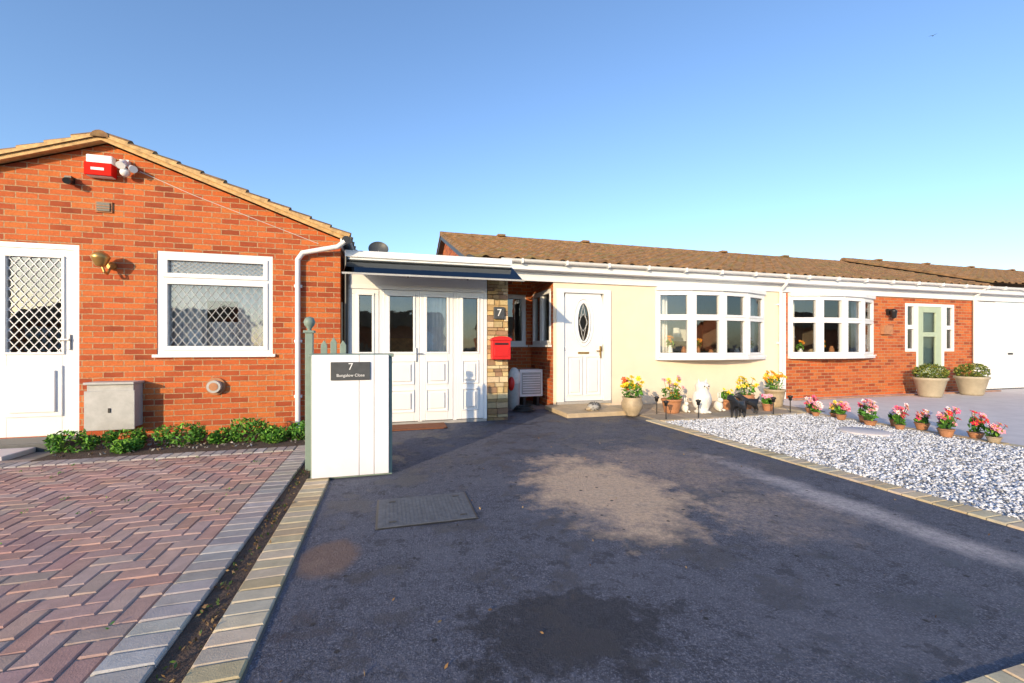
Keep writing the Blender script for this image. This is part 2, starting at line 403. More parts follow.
sheet('flower_bed', -3.7, -.56, yb+.21, 6.9, .018, M_soil)
g = G()
x = 4.3
while x < 7.4:
    for y in (6.16, 6.77, 7.38): paver(g, x, x+.6, y, y+.6, .025, vary((.4, .32, .24), .15))
    x += .6
g.obj('patio_slabs')
g = G(); g.box(2.95, 4.15, 6.85, 7.98, 0, .085, M_slab); g.obj('doorstep', None, .012)
sheet('gravel_bed', 4.3, 7.33, 1.07, 6.05, .012, surf('gravel_base', (.4, .41, .45), .9, .5, 60, .8))
rng = np.random.default_rng(3); n = 34000
bx = rng.uniform(4.31, 7.32, n); by = rng.uniform(1.08, 6.04, n); bz = rng.uniform(.012, .03, n); sz = rng.uniform(.009, .021, n)
octv = np.array([(1, 0, 0), (-1, 0, 0), (0, 1, 0), (0, -1, 0), (0, 0, 1), (0, 0, -1)], float)
octf = np.array([(0, 2, 4), (2, 1, 4), (1, 3, 4), (3, 0, 4), (2, 0, 5), (1, 2, 5), (3, 1, 5), (0, 3, 5)])
V = octv[None]*np.stack([sz*rng.uniform(.8, 1.5, n), sz*rng.uniform(.6, 1, n), sz*rng.uniform(.35, .8, n)], 1)[:, None, :]
V += rng.normal(0, .003, V.shape); an = rng.uniform(0, 6.283, n); tl = rng.uniform(-.5, .5, n)
x1 = V[..., 0]*np.cos(tl)[:, None]-V[..., 2]*np.sin(tl)[:, None]; z1 = V[..., 0]*np.sin(tl)[:, None]+V[..., 2]*np.cos(tl)[:, None]
X = x1*np.cos(an)[:, None]-V[..., 1]*np.sin(an)[:, None]+bx[:, None]; Y = x1*np.sin(an)[:, None]+V[..., 1]*np.cos(an)[:, None]+by[:, None]
V = np.stack([X, Y, z1+bz[:, None]], 2).reshape(-1, 3); F = (octf[None]+np.arange(n)[:, None, None]*6).reshape(-1, 3)
me = bpy.data.meshes.new('gravel'); me.vertices.add(len(V)); me.vertices.foreach_set('co', V.ravel())
me.loops.add(F.size); me.loops.foreach_set('vertex_index', F.ravel().astype(np.int32)); me.polygons.add(len(F))
me.polygons.foreach_set('loop_start', np.arange(0, F.size, 3, dtype=np.int32)); me.polygons.foreach_set('loop_total', np.full(len(F), 3, np.int32))
me.update(calc_edges=True); me.validate()
base = rng.choice([.2, .45, .68, .84, .92], n, p=[.1, .15, .25, .3, .2])*rng.uniform(.85, 1.08, n)
cc = np.stack([base*.94, base*.97, base*1.04, np.ones(n)], 1); cc = np.repeat(cc, 24, axis=0).astype(np.float32)
ca = me.color_attributes.new('Col', 'FLOAT_COLOR', 'CORNER'); ca.data.foreach_set('color', cc.ravel())
me.materials.append(M_gravel); o = bpy.data.objects.new('gravel', me); COL.objects.link(o)
g = G(); g.lathe([(0.001, .05), (.28, .05), (.3, .04), (.3, 0)], (6.5, 4.5, 0), M_conc, 28); g.obj('stepping_stone')
g = G(); g.box(-.09, .62, 3.04, 3.62, .007, .011, M_black); g.box(-.075, .605, 3.055, 3.605, .011, .015, M_iron)
for i in range(22):
    for j in range(17): g.box(-.045+i*.0285, -.027+i*.0285, 3.085+j*.029, 3.102+j*.029, .015, .0165, M_iron)
for (a, b) in ((0, 3.12), (.5, 3.12), (0, 3.52), (.5, 3.52)): g.box(a, a+.05, b, b+.02, .0155, .0185, M_black)
g.obj('manhole_cover')

# ---------------------------------------------------------------- left brick bungalow
H = empty('brick_bungalow'); YL = 6.9
g = G()
wo = (-3.01, -1.61, 1.13, 2.54); do = (-4.78, -3.86, .1, 2.56)
wall(g, 'y', YL, -6.42, -.70, 0, 2.84, [wo, do], M_brx, .08)
g.add([(-6.42, YL, 2.84), (-.70, YL, 2.84), (-3.56, YL, 3.9)], [(0, 1, 2)], M_brx)
g.add([(-.70, YL, 0), (-.70, 15, 0), (-.70, 15, 2.84), (-.70, YL, 2.84)], [(0, 1, 2, 3)], M_bry)
g.add([(-6.42, YL, 0), (-6.42, 15, 0), (-6.42, 15, 2.84), (-6.42, YL, 2.84)], [(0, 1, 2, 3)], M_bry)
g.add([(-6.42, 15, 0), (-.70, 15, 0), (-.70, 15, 2.84), (-3.56, 15, 3.9), (-6.42, 15, 2.84)], [(0, 1, 2, 3, 4)], M_brx)
g.obj('walls', H)
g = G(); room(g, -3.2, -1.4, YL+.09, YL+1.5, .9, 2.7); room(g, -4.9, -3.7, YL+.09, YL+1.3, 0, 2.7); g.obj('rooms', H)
g = G(); sl = 1.06/2.86; lu = math.hypot(2.98, 2.98*sl)
tiles(g, (-.56, 6.74, 2.87), (0, 1, 0), (-1, 0, sl), 8.4, lu, M_tile, .3, .3, M_wood)
tiles(g, (-6.56, 6.74, 2.87), (0, 1, 0), (1, 0, sl), 8.4, lu, M_tile, .3, .3, M_wood)
ridge(g, (-3.56, 6.73, 3.93), (-3.56, 15.1, 3.93), .085, M_tile)
g.obj('roof', H)
g = G()
for s in (1, -1):
    ex = -3.56+s*3.02; tx = -3.56
    z0 = 2.84-.04; zt = z0+3.02*sl
    for (ya, yb2, dz, h, mt) in ((6.765, 6.79, -.02, .085, M_wood), (6.79, 6.9, .0, .03, M_wood)):
        g.add([(ex, ya, z0+dz), (tx, ya, zt+dz), (tx, ya, zt+dz+h), (ex, ya, z0+dz+h), (ex, yb2, z0+dz), (tx, yb2, zt+dz), (tx, yb2, zt+dz+h), (ex, yb2, z0+dz+h)],
              [(0, 1, 2, 3), (0, 1, 5, 4), (3, 2, 6, 7), (4, 5, 6, 7), (0, 3, 7, 4)], mt)
g.obj('bargeboards', H)
g = G(); window(g, (wo[0], YL+.03), (wo[1], YL+.03), wo[2], wo[3], (), 2.17, .075, .045)
g.box(wo[0]-.04, wo[1]+.04, YL-.05, YL+.06, wo[2]-.035, wo[2]+.005, M_white)
lattice(g, wo[0]+.11, wo[1]-.11, YL+.045, 2.2, wo[3]-.1, .075, .055, M_lead, .007)
lattice(g, wo[0]+.11, wo[1]-.11, YL+.045, wo[2]+.11, 2.12, .1, .14, M_lead, .007)
g.obj('leaded_window', H, .004)
g = G(); curtain(g, -2.98, -2.5, YL+.2, 1.15, 2.12, M_curt); curtain(g, -2.1, -1.63, YL+.2, 1.15, 2.12, M_curt); curtain(g, -2.98, -1.63, YL+.24, 1.9, 2.13, M_curt, .02)
curtain(g, -2.65, -1.95, YL+.3, 1.15, 1.6, M_curt, .02, .05); curtain(g, -2.98, -1.63, YL+.3, 2.3, 2.5, M_curt, .01)
g.obj('curtains', H)
g = G(); x0, x1, z0, z1 = do; y = YL+.03
g.box(x0, x1, y-.02, y+.06, z1-.07, z1, M_white); g.box(x0, x0+.07, y-.02, y+.06, z0, z1-.07, M_white); g.box(x1-.07, x1, y-.02, y+.06, z0, z1-.07, M_white)
gx0, gx1, gz0, gz1 = x0+.17, x1-.19, 1.17, 2.38
for (a, b, c, d) in ((x0+.07, x1-.07, gz1, z1-.07), (x0+.07, gx0, z0, gz1), (gx1, x1-.07, z0, gz1), (gx0, gx1, z0, gz0)): g.box(a, b, y-.005, y+.05, c, d, M_white)
g.add([(gx0, y+.02, gz0), (gx1, y+.02, gz0), (gx1, y+.02, gz1), (gx0, y+.02, gz1)], [(0, 1, 2, 3)], M_glass)
for (a, b, c, d) in ((gx0-.03, gx1+.03, gz0-.03, gz0), (gx0-.03, gx1+.03, gz1, gz1+.03), (gx0-.03, gx0, gz0, gz1), (gx1, gx1+.03, gz0, gz1)): g.box(a, b, y-.025, y, c, d, M_white)
lattice(g, gx0, gx1, y+.012, gz0, gz1, .1, .13, M_white, .012)
g.box(gx0-.01, gx1+.01, y-.028, y, .35, 1.0, M_white); g.box(gx0+.05, gx1-.05, y-.055, y-.01, .41, .94, M_white)
g.box(gx1+.07, gx1+.1, y-.04, y, 1.2, 1.4, M_silver); g.box(gx1-.02, gx1+.1, y-.06, y-.04, 1.32, 1.345, M_silver)
g.obj('entrance_door', H, .008)
g = G(); g.box(-5.2, -3.75, 6.42, 6.88, 0, .1, M_slate); g.box(-5.2, -4.0, 5.95, 6.42, 0, .06, M_conc); g.obj('threshold_step', H, .01)
g = G()
g.box(-3.74, -3.46, 6.8, 6.899, 3.44, 3.72, M_white); g.obj('alarm_box', H, .015)
g = G(); g.box(-3.745, -3.455, 6.775, 6.90, 3.45, 3.61, surf('alarm_red', (.7, .02, .012), .8, .05, spec=.1)); g.box(-3.67, -3.53, 6.768, 6.775, 3.51, 3.545, M_white); g.obj('alarm_box_cover', H, .003)
g = G(); g.box(-3.40, -3.30, 6.84, 6.899, 3.62, 3.70, M_white); g.ball((-3.32, 6.8, 3.52), (.055, .055, .055), M_white); g.tube((-3.34, 6.83, 3.66), (-3.33, 6.72, 3.58), .04, .05, M_white); g.tube((-3.27, 6.83, 3.6), (-3.2, 6.74, 3.55), .035, .045, M_white); g.obj('security_light', H)
g = G(); g.box(-3.97, -3.9, 6.82, 6.899, 3.34, 3.42, M_black); g.tube((-3.93, 6.84, 3.36), (-3.9, 6.74, 3.33), .045, .04, M_black); g.obj('cctv_camera', H)
g = G(); g.box(-3.68, -3.5, 6.88, 6.899, 3.0, 3.14, M_terra)
g.box(-3.66, -3.52, 6.866, 6.874, 3.015, 3.125, M_black)
for i in range(2): g.box(-3.665, -3.515, 6.860, 6.868, 3.045+i*.035, 3.053+i*.035, M_terra)
g.obj('air_vent', H)
g = G(); g.tube((-3.5, 6.899, 2.3), (-3.5, 6.86, 2.3), .05, .05, M_brass); g.path([(-3.5, 6.87, 2.3), (-3.5, 6.78, 2.18), (-3.5, 6.72, 2.2), (-3.52, 6.72, 2.26)], .014, M_brass)
g.lathe([(.01, 0), (.05, .01), (.06, .03), (.09, .1), (.1, .13), (.07, .17), (.02, .2)], (-3.54, 6.72, 2.26), M_brass); g.ball((-3.54, 6.72, 2.37), (.08, .08, .06), M_glass); g.obj('wall_lantern', H)
g = G(); g.tube((-2.317, 6.899, .69), (-2.317, 6.87, .69), .12, .12, M_terra, 24); g.tube((-2.317, 6.88, .69), (-2.317, 6.8, .69), .085, .085, M_grey, 20); g.tube((-2.317, 6.81, .69), (-2.317, 6.795, .69), .055, .055, M_terra, 20); g.obj('boiler_flue', H)
g = G(); g.box(-3.66, -3.17, 6.68, 6.899, .2, .76, M_grey); g.box(-3.68, -3.15, 6.66, 6.68, .18, .68, M_grey); g.box(-3.68, -3.15, 6.64, 6.899, .76, .79, M_grey); g.box(-3.43, -3.4, 6.65, 6.66, .4, .46, M_black); g.obj('gas_meter_box', H, .012)
g = G(); g.path([(-.62, 6.72, 2.78), (-.72, 6.74, 2.70), (-1.2, 6.82, 2.60), (-1.27, 6.84, 2.5), (-1.27, 6.84, .05)], .035, M_white)
for z in (.5, 1.3, 2.1): g.box(-1.32, -1.22, 6.85, 6.899, z, z+.04, M_white)
g.obj('downpipe', H)
g = G(); g.tube((-.60, 6.7, 2.80), (-.60, 14, 2.80), .06, .06, M_black); g.box(-.69, -.665, 6.78, 14, 2.7, 2.84, M_white); g.obj('gutter', H)
g = G(); g.path([(-3.2, 6.89, 3.58), (-2.6, 6.89, 3.33), (-1.0, 6.89, 2.76)], .004, M_lead, 6); g.obj('cable', H)
g = G(); g.path([(-.62, 6.93, .0), (-.62, 6.93, 2.6)], .03, M_black); g.path([(-.67, 6.85, .0), (-.67, 6.85, 1.9)], .012, M_black, 6); g.obj('waste_pipe', H)

gr = [(.06, .2, .02), (.11, .3, .03), (.04, .13, .015), (.2, .4, .05)]
for i, (x, y, rx, rz) in enumerate([(-3.55, 6.25, .22, .15), (-3.1, 6.35, .2, .13), (-2.95, 6.1, .13, .09), (-2.5, 6.3, .27, .16), (-2.05, 6.35, .16, .11), (-1.72, 6.3, .22, .18), (-1.42, 6.2, .17, .12), (-1.12, 6.3, .18, .14)]):
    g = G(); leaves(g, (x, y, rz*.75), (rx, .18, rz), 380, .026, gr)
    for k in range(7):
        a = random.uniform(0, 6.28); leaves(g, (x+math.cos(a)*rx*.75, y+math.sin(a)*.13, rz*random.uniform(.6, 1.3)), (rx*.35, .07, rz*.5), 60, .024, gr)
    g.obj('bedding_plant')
g = G()
for _ in range(46):
    x = random.uniform(-3.6, -1.15); y = random.uniform(1.6, 5.5); leaves(g, (x, y, .033), (.02, .03, .008), random.randint(2, 9), .010, gr[:2])
g.obj('paving_weeds')
g = G()
for _ in range(260):
    x = random.gauss(-.79, .03); y = random.uniform(1, 5.8)
    leaves(g, (x, y, .025), (.01, .02, .008), 2, .012, [(.16, .09, .04), (.25, .16, .07), (.05, .1, .02)])
for _ in range(210):
    leaves(g, (random.uniform(-3.6, -.8), random.uniform(5.95, 6.8), .03), (.03, .03, .01), 3, .02, [(.3, .28, .25), (.15, .1, .06), (.4, .38, .36)])
g.obj('leaf_litter')
g = G()
for _ in range(110):
    leaves(g, (random.uniform(-.4, 4.0), random.uniform(1.2, 6.8), .012), (.005, .005, .002), 1, .011, [(.2, .11, .04), (.3, .2, .08), (.1, .06, .03)])
g.obj('fallen_leaves')

# ---------------------------------------------------------------- porch
P = empty('porch'); YP = 7.0
g = G(); xs = [-.57, -.12, .475, 1.03, 1.535]
g.box(-.60, 1.56, YP-.03, YP+.07, 2.18, 2.5, M_white); g.box(-.60, 1.56, YP-.04, YP+.06, 2.13, 2.19, M_white)
for x in xs: g.box(x-.03, x+.03, YP-.02, YP+.06, .04, 2.13, M_white)
g.box(-.60, 1.56, YP-.03, YP+.07, 0, .05, M_grey)
g.obj('frame', P, .005)
def panel_door(nm, x0, x1, gz0, gz1, curt=None, handle=None):
    g = G(); y = YP; b = .085
    for (a, c, d, e) in ((x0, x1, gz1, 2.125), (x0, x0+b, .06, gz1), (x1-b, x1, .06, gz1), (x0+b, x1-b, .06, gz0)): g.box(a, c, y-.03, y+.04, d, e, M_white)
    g.add([(x0+b, y+.01, gz0), (x1-b, y+.01, gz0), (x1-b, y+.01, gz1), (x0+b, y+.01, gz1)], [(0, 1, 2, 3)], M_glass)
    q = .018
    for (a, c, d, e) in ((x0+b-q, x1-b+q, gz0-q, gz0+q), (x0+b-q, x1-b+q, gz1-q, gz1+q), (x0+b-q, x0+b+q, gz0+q, gz1-q), (x1-b-q, x1-b+q, gz0+q, gz1-q)): g.box(a, c, y-.045, y-.02, d, e, M_white)
    for (d, e) in ((.2, .56), (.64, 1.02)):
        q = .02; xa, xb = x0+b+.0, x1-b-.0
        for (a2, c2, d2, e2) in ((xa, xb, d, d+q), (xa, xb, e-q, e), (xa, xa+q, d+q, e-q), (xb-q, xb, d+q, e-q)): g.box(a2, c2, y-.05, y-.02, d2, e2, M_white)
        g.box(xa+.055, xb-.055, y-.056, y-.028, d+.055, e-.055, M_white)
    if handle: g.box(handle-.015, handle+.015, y-.05, y-.025, 1.0, 1.22, M_silver); g.box(handle-.015, handle+.1, y-.075, y-.05, 1.12, 1.14, M_silver)
    g.obj(nm, P, .007)
    if curt: g = G(); curtain(g, x0+.03, x1-.03, y+.1, gz0-.05, gz1+.05, curt, .008, .06); g.obj('blind', P)
M_blue = surf('blue_glaze', (.3, .36, .45), .6, .1)
panel_door('side_panel', xs[0]+.03, xs[1]-.03, 1.14, 2.05)
panel_door('door_left', xs[1]+.03, xs[2]-.005, 1.14, 2.05, None, xs[2]-.06)
panel_door('door_right', xs[2]+.005, xs[3]-.03, 1.14, 2.05, M_curt)
panel_door('side_panel', xs[3]+.03, xs[4]-.03, 1.14, 2.05)
g = G(); room(g, -.6, 1.56, YP+.07, 9.0, .0, 2.5, surf('porch_inside', (.34, .26, .18), .9, .2)); g.obj('interior', P)
g = G(); g.box(-.3, -.1, 8.0, 8.3, 0, 1.6, M_black); g.box(.0, .5, 8.6, 8.9, 0, 1.4, M_wood); g.box(1.1, 1.4, 8.4, 8.9, 0, 1.9, M_curt); g.obj('furniture', P)
g = G(); g.box(-.62, 1.96, YP-.06, 9.3, 2.502, 2.66, M_white); g.box(-.64, 1.98, YP-.09, YP-.06, 2.60, 2.70, M_white); g.box(-.62, 1.96, YP-.06, 9.3, 2.66, 2.69, M_grey); g.obj('flat_roof', P, .005)
g = G()
g.add([(-.6, 6.3, 2.25), (1.98, 6.3, 2.25), (1.98, 6.94, 2.56), (-.6, 6.94, 2.56), (-.6, 6.3, 2.258), (1.98, 6.3, 2.258), (1.98, 6.94, 2.568), (-.6, 6.94, 2.568)], [(0, 1, 2, 3), (4, 5, 6, 7)], M_smoke)
g.box(-.62, 2.0, 6.28, 6.30, 2.24, 2.265, M_grey)
for x in (-.6, .26, 1.12, 1.97):
    g.tube((x, 6.30, 2.235), (x, 6.95, 2.54), .013, .013, M_black, 8)
g.obj('canopy', P)
g = G(); g.box(.02, .85, 6.5, 6.93, .008, .026, M_mat); g.obj('doormat', None, .004)
# stone pillar
S = empty('stone_pillar'); g = G(); g.box(1.6, 1.91, 7.03, 7.3, 0, 2.5, M_soil); z = 0.0
stc = [(.55, .36, .16), (.65, .48, .24), (.46, .3, .15), (.7, .55, .33), (.36, .22, .13)]
while z < 2.46:
    h = random.choice([.055, .075, .1]); h = min(h, 2.5-z); x = 1.57
    while x < 1.93-.02:
        w2 = random.uniform(.09, .22); xe = min(x+w2, 1.93)
        if 1.93-xe < .05: xe = 1.93
        c = vary(random.choice(stc))
        if z < .35: c = sc3(c, .5)
        d = random.uniform(0, .03)
        g.box(x+.004, xe-.004, 6.99-d+.01, 7.05, z+.004, z+h-.004, M_stone, None, c); x = xe
    y = 7.05
    while y < 7.32:
        ye = min(y+random.uniform(.1, .2), 7.32); g.box(1.56-random.uniform(0, .012), 1.62, y, ye-.006, z+.004, z+h-.004, M_stone, None, vary(random.choice(stc))); g.box(1.88, 1.935+random.uniform(0, .012), y, ye-.006, z+.004, z+h-.004, M_stone, None, vary(random.choice(stc))); y = ye
    z += h
g.obj('stonework', S, .006)
PB = empty('post_box'); g = G()
g.box(1.62, 1.93, 6.83, 6.955, 1.03, 1.34, M_red)
vs = []; n = 10
for yy in (6.81, 6.96):
    for i in range(n+1):
        t = math.pi*i/n; vs.append((1.775+math.cos(t)*.175, yy, 1.34+math.sin(t)*.07))
g.add(vs, [(i, i+1, n+2+i, n+1+i) for i in range(n)]+[tuple(range(n+1)), tuple(range(n+1, 2*n+2))], M_red)
g.box(1.66, 1.89, 6.82, 6.83, 1.27, 1.3, M_black); g.box(1.65, 1.90, 6.822, 6.83, 1.08, 1.23, M_red); g.obj('box', PB, .006)
def text(body, loc, size, mat, parent, ex=.002, rot=(math.pi/2, 0, 0)):
    cu = bpy.data.curves.new('lettering', 'FONT'); cu.body = body; cu.size = size; cu.extrude = ex; cu.align_x = 'CENTER'; cu.align_y = 'CENTER'
    cu.materials.append(mat); o = bpy.data.objects.new('lettering', cu); o.location = loc; o.rotation_euler = rot; COL.objects.link(o); o.parent = parent
NP = empty('house_number_plaque'); g = G(); g.box(1.67, 1.86, 6.94, 6.965, 1.70, 1.90, M_slate); g.obj('plate', NP, .01); text('7', (1.765, 6.937, 1.80), .17, M_white, NP)

# ---------------------------------------------------------------- rendered bungalow
R = empty('rendered_bungalow'); YR = 8.0
g = G()
w1 = (5.47, 8.36, .98, 2.45); d1 = (3.2, 4.4, .085, 2.40)
wall(g, 'y', YR, 3.14, 8.90, 0, 2.74, [w1, d1], M_cream, .12)
g.obj('front_wall', R)
g = G()
wall(g, 'x', 3.14, YR, 9.4, 0, 2.74, [(8.12, 9.3, 1.27, 2.42)], M_bry, .1)
wall(g, 'y', 9.4, 1.5, 3.14, 0, 2.74, [(1.95, 3.02, 1.27, 2.42)], M_brx, .1)
g.add([(1.5, 7.95, 2.72), (1.5, 9.4, 2.72), (1.5, 9.4, 0), (1.5, 15.7, 0), (1.5, 15.7, 2.72), (1.5, 11.85, 4.22)], [(0, 1, 2, 3, 4, 5)], M_bry)
g.obj('recess_walls', R)
g = G()
window(g, (1.95, 9.43), (3.02, 9.43), 1.27, 2.42, (.5,), None)
window(g, (3.17, 9.3), (3.17, 8.12), 1.27, 2.42, (.5,), None)
g.box(3.07, 3.2, 8.08, 9.34, 1.23, 1.27, M_white); g.box(1.9, 3.06, 9.35, 9.46, 1.23, 1.27, M_white)
g.obj('recess_windows', R, .004)
g = G(); room(g, 1.6, 3.1, 9.52, 10.6, 1, 2.6); g.add([(4.0, 8.13, 1), (4.0, 9.4, 1), (4.0, 9.4, 2.6), (4.0, 8.13, 2.6)], [(0, 1, 2, 3)], M_dark)
g.add([(3.3, 9.5, 1), (4.0, 9.5, 1), (4.0, 9.5, 2.6), (3.3, 9.5, 2.6)], [(0, 1, 2, 3)], M_dark)
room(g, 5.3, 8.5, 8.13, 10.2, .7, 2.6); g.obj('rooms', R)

def bow(par, x0, x1, z0, z1, y, proj=.27):
    offs = [0, -proj*.75, -proj, -proj*.75, 0]; pts = [(x0+(x1-x0)*i/4, y-.01+offs[i]) for i in range(5)]
    g = G()
    for a, b in zip(pts, pts[1:]): window(g, a, b, z0+.03, z1-.02, (), z0+(z1-z0)*.60, .055, .04)
    for p in pts[1:-1]: g.tube((p[0], p[1]+.01, z0+.03), (p[0], p[1]+.01, z1-.02), .04, .04, M_white, 8)
    op = [(p[0], p[1]-.05) for p in pts]
    for za, zb, k in ((z0-.03, z0+.03, .02), (z1-.02, z1+.06, .03)):
        vs = [(p[0], p[1]-k, z) for z in (za, zb) for p in op]+[(x1, y-.003, za), (x0, y-.003, za), (x1, y-.003, zb), (x0, y-.003, zb)]
        bot = [0, 1, 2, 3, 4, 10, 11]; top = [5, 6, 7, 8, 9, 12, 13]
        g.add(vs, [tuple(bot)[::-1], tuple(top)]+[(i, i+1, i+6, i+5) for i in range(4)]+[(4, 10, 12, 9), (11, 0, 5, 13)], M_white)
    g.obj('bow_window', par, .004)
    g = G(); curtain(g, x0+.05, x0+.42, y+.16, z0, z1, M_curt); curtain(g, x1-.45, x1-.05, y+.16, z0, z1, M_curt); g.obj('curtains', par)
    g = G(); g.box(x0+.02, x1-.02, y-.12, y+.4, z0+.03, z0+.05, M_white)
    for k in range(7):
        xx = x0+.35+k*(x1-x0-.6)/6.5; m = random.choice([M_terra, M_tan, M_white, M_blue]); h = random.uniform(.14, .24)
        g.lathe([(.001, 0), (.04, 0), (.065, h*.3), (.05, h*.75), (.03, h*.9), (.04, h)], (xx, y-.03, z0+.05), m, 14)
        if k % 2 == 0:
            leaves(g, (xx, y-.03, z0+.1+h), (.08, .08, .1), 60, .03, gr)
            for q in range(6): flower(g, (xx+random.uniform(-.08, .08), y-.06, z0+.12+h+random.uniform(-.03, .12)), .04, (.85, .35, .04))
    g.box(x0+.5, x0+.95, y+1.9, y+1.93, z0+.4, z0+1.0, M_tan); g.box(x1-1.4, x1-.6, y+1.9, y+1.93, z0+.4, z0+1.1, M_curt); g.lathe([(.16, 0), (.1, .22)], (x0+1.4, y+1.2, z0+.5), M_curt, 18)
    g.obj('window_ornaments', par)
bow(R, 5.47, 8.36, .98, 2.45, YR, .32)
g = G(); x0, x1, z0, z1 = d1; y = YR+.02
for (a, b, c, d) in ((x0, x1, z1-.08, z1), (x0, x0+.16, z0, z1-.08), (x1-.16, x1, z0, z1-.08)): g.box(a, b, y-.06, y+.06, c, d, M_white)
g.box(x0, x1, y-.07, y+.06, z0-.002, z0+.05, M_grey)
lx0, lx1 = x0+.165, x1-.165; cx = (lx0+lx1)/2
n = 32; oz, orx, orz = 1.73, .14, .40; zt, zb = z1-.085, z0+.055; vs = []
for i in range(n):
    t = 2*math.pi*i/n; c, s = math.cos(t), math.sin(t)
    vs.append((cx+orx*c, y-.01, oz+orz*s))
    k = min((lx1-cx)/max(1e-6, abs(c)), (zt-oz if s > 0 else oz-1.15)/max(1e-6, abs(s))); vs.append((cx+k*c, y-.01, oz+k*s))
g.add(vs, [(2*i, 2*i+1, (2*i+3) % (2*n), (2*i+2) % (2*n)) for i in range(n)], M_white)
for i in range(n):
    t = 2*math.pi*i/n; t2 = 2*math.pi*(i+1)/n
    g.tube((cx+orx*math.cos(t), y-.02, oz+orz*math.sin(t)), (cx+orx*math.cos(t2), y-.02, oz+orz*math.sin(t2)), .02, .02, M_white, 8, False)
    g.tube((cx+orx*1.55*math.cos(t), y-.014, oz+(orz+.08)*math.sin(t)), (cx+orx*1.55*math.cos(t2), y-.014, oz+(orz+.08)*math.sin(t2)), .014, .014, M_white, 6, False)
g.box(lx0, lx1, y-.012, y+.03, zb, 1.151, M_white)
for px0, px1 in ((lx0+.07, cx-.035), (cx+.035, lx1-.07)):
    q = .025
    for (a, b, c, d) in ((px0, px1, .25, .25+q), (px0, px1, 1.05-q, 1.05), (px0, px0+q, .25+q, 1.05-q), (px1-q, px1, .25+q, 1.05-q)): g.box(a, b, y-.04, y-.01, c, d, M_white)
    g.box(px0+.07, px1-.07, y-.045, y-.01, .32, .98, M_white)
g.add([(cx-.15, y+.0, 1.3), (cx+.15, y+.0, 1.3), (cx+.15, y+.0, 2.15), (cx-.15, y+.0, 2.15)], [(0, 1, 2, 3)], M_glass)
g.add([(cx-.3, y+.2, 1.2), (cx+.3, y+.2, 1.2), (cx+.3, y+.2, 2.3), (cx-.3, y+.2, 2.3)], [(0, 1, 2, 3)], M_dark)
for s in (-1, 1):
    g.tube((cx, y-.004, 1.36), (cx+s*.08, y-.004, 1.73), .005, .005, M_lead, 6); g.tube((cx+s*.08, y-.004, 1.73), (cx, y-.004, 2.1), .005, .005, M_lead, 6)
    g.tube((cx, y-.004, 1.55), (cx+s*.11, y-.004, 1.73), .004, .004, M_lead, 6); g.tube((cx+s*.11, y-.004, 1.73), (cx, y-.004, 1.91), .004, .004, M_lead, 6)
g.box(lx1-.075, lx1-.045, y-.045, y-.012, 1.0, 1.25, M_brass); g.box(lx1-.16, lx1-.045, y-.07, y-.045, 1.14, 1.16, M_brass)
g.box(cx-.12, cx+.12, y-.03, y-.012, 1.09, 1.13, M_brass)
g.obj('front_door', R, .007)

def roof(par, x0, x1, dz=0):
    g = G(); up = Vector((0, 4.1, 1.4)); tiles(g, (x0, 7.74, 2.90+dz), (1, 0, 0), up, x1-x0, up.length, M_tile, .3, .31)
    tiles(g, (x0, 15.94, 2.90+dz), (1, 0, 0), Vector((0, -4.1, 1.4)), x1-x0, up.length, M_tile, .3, .31)
    ridge(g, (x0, 11.84, 4.29+dz), (x1, 11.84, 4.29+dz), .09, M_tile)
    x = x0+1.6
    while x < x1-1: g.box(x, x+.22, 11.7, 11.98, 4.35+dz, 4.40+dz, M_tile); x += 2.6
    g.obj('roof', par)
def eaves(par, x0, x1):
    g = G(); g.box(x0, x1, 7.76, 7.79, 2.70, 2.87, M_white); g.box(x0, x1, 7.79, 8.2, 2.70, 2.72, M_white)
    g.box(x0, x1, 7.955, 7.997, 2.52, 2.70, M_white); g.obj('fascia_and_soffit', par, .003)
    g = G(); n = 10; vs = []
    for x in (x0, x1):
        for r in (.062, .056):
            for i in range(n+1):
                t = math.pi+math.pi*i/n; vs.append((x, 7.695+math.cos(t)*r, 2.875+math.sin(t)*r))
    m = n+1
    g.add(vs, [(i, i+1, 2*m+i+1, 2*m+i) for i in range(n)]+[(m+i, m+i+1, 3*m+i+1, 3*m+i) for i in range(n)]+[(0, m, 3*m, 2*m), (n, m+n, 3*m+n, 2*m+n)], M_white, smooth=True)
    x = x0+.4
    while x < x1: g.box(x, x+.03, 7.625, 7.77, 2.80, 2.885, M_white); x += .9
    g.obj('gutter', par)
roof(R, 1.34, 8.94); eaves(R, 1.98, 8.92)
g = G()
for (ya, yb2, za, zb) in ((7.74, 11.84, 2.76, 4.16), (15.9, 11.84, 2.76, 4.16)):
    g.add([(1.36, ya, za), (1.36, yb2, zb), (1.36, yb2, zb+.16), (1.36, ya, za+.16), (1.5, ya, za), (1.5, yb2, zb), (1.5, yb2, zb+.16), (1.5, ya, za+.16)], [(0, 1, 2, 3), (0, 1, 5, 4), (2, 3, 7, 6), (0, 3, 7, 4), (4, 5, 6, 7)], M_slate)
g.obj('bargeboard', R)
g = G(); g.path([(8.78, 7.70, 2.83), (8.78, 7.78, 2.66), (8.80, 7.93, 2.56), (8.80, 7.93, .05)], .036, M_white)
for z in (.4, 1.3, 2.2): g.box(8.74, 8.86, 7.94, 7.997, z, z+.04, M_white)
g.obj('downpipe', R)
g = G(); g.lathe([(.001, .0), (.12, .02), (.2, .06), (.24, .1)], (0, 0, 0), M_slate, 24, (1, 1, 1), Matrix.Translation((-.25, 11.2, 3.60))@Matrix.Rotation(math.radians(60), 4, 'X'))
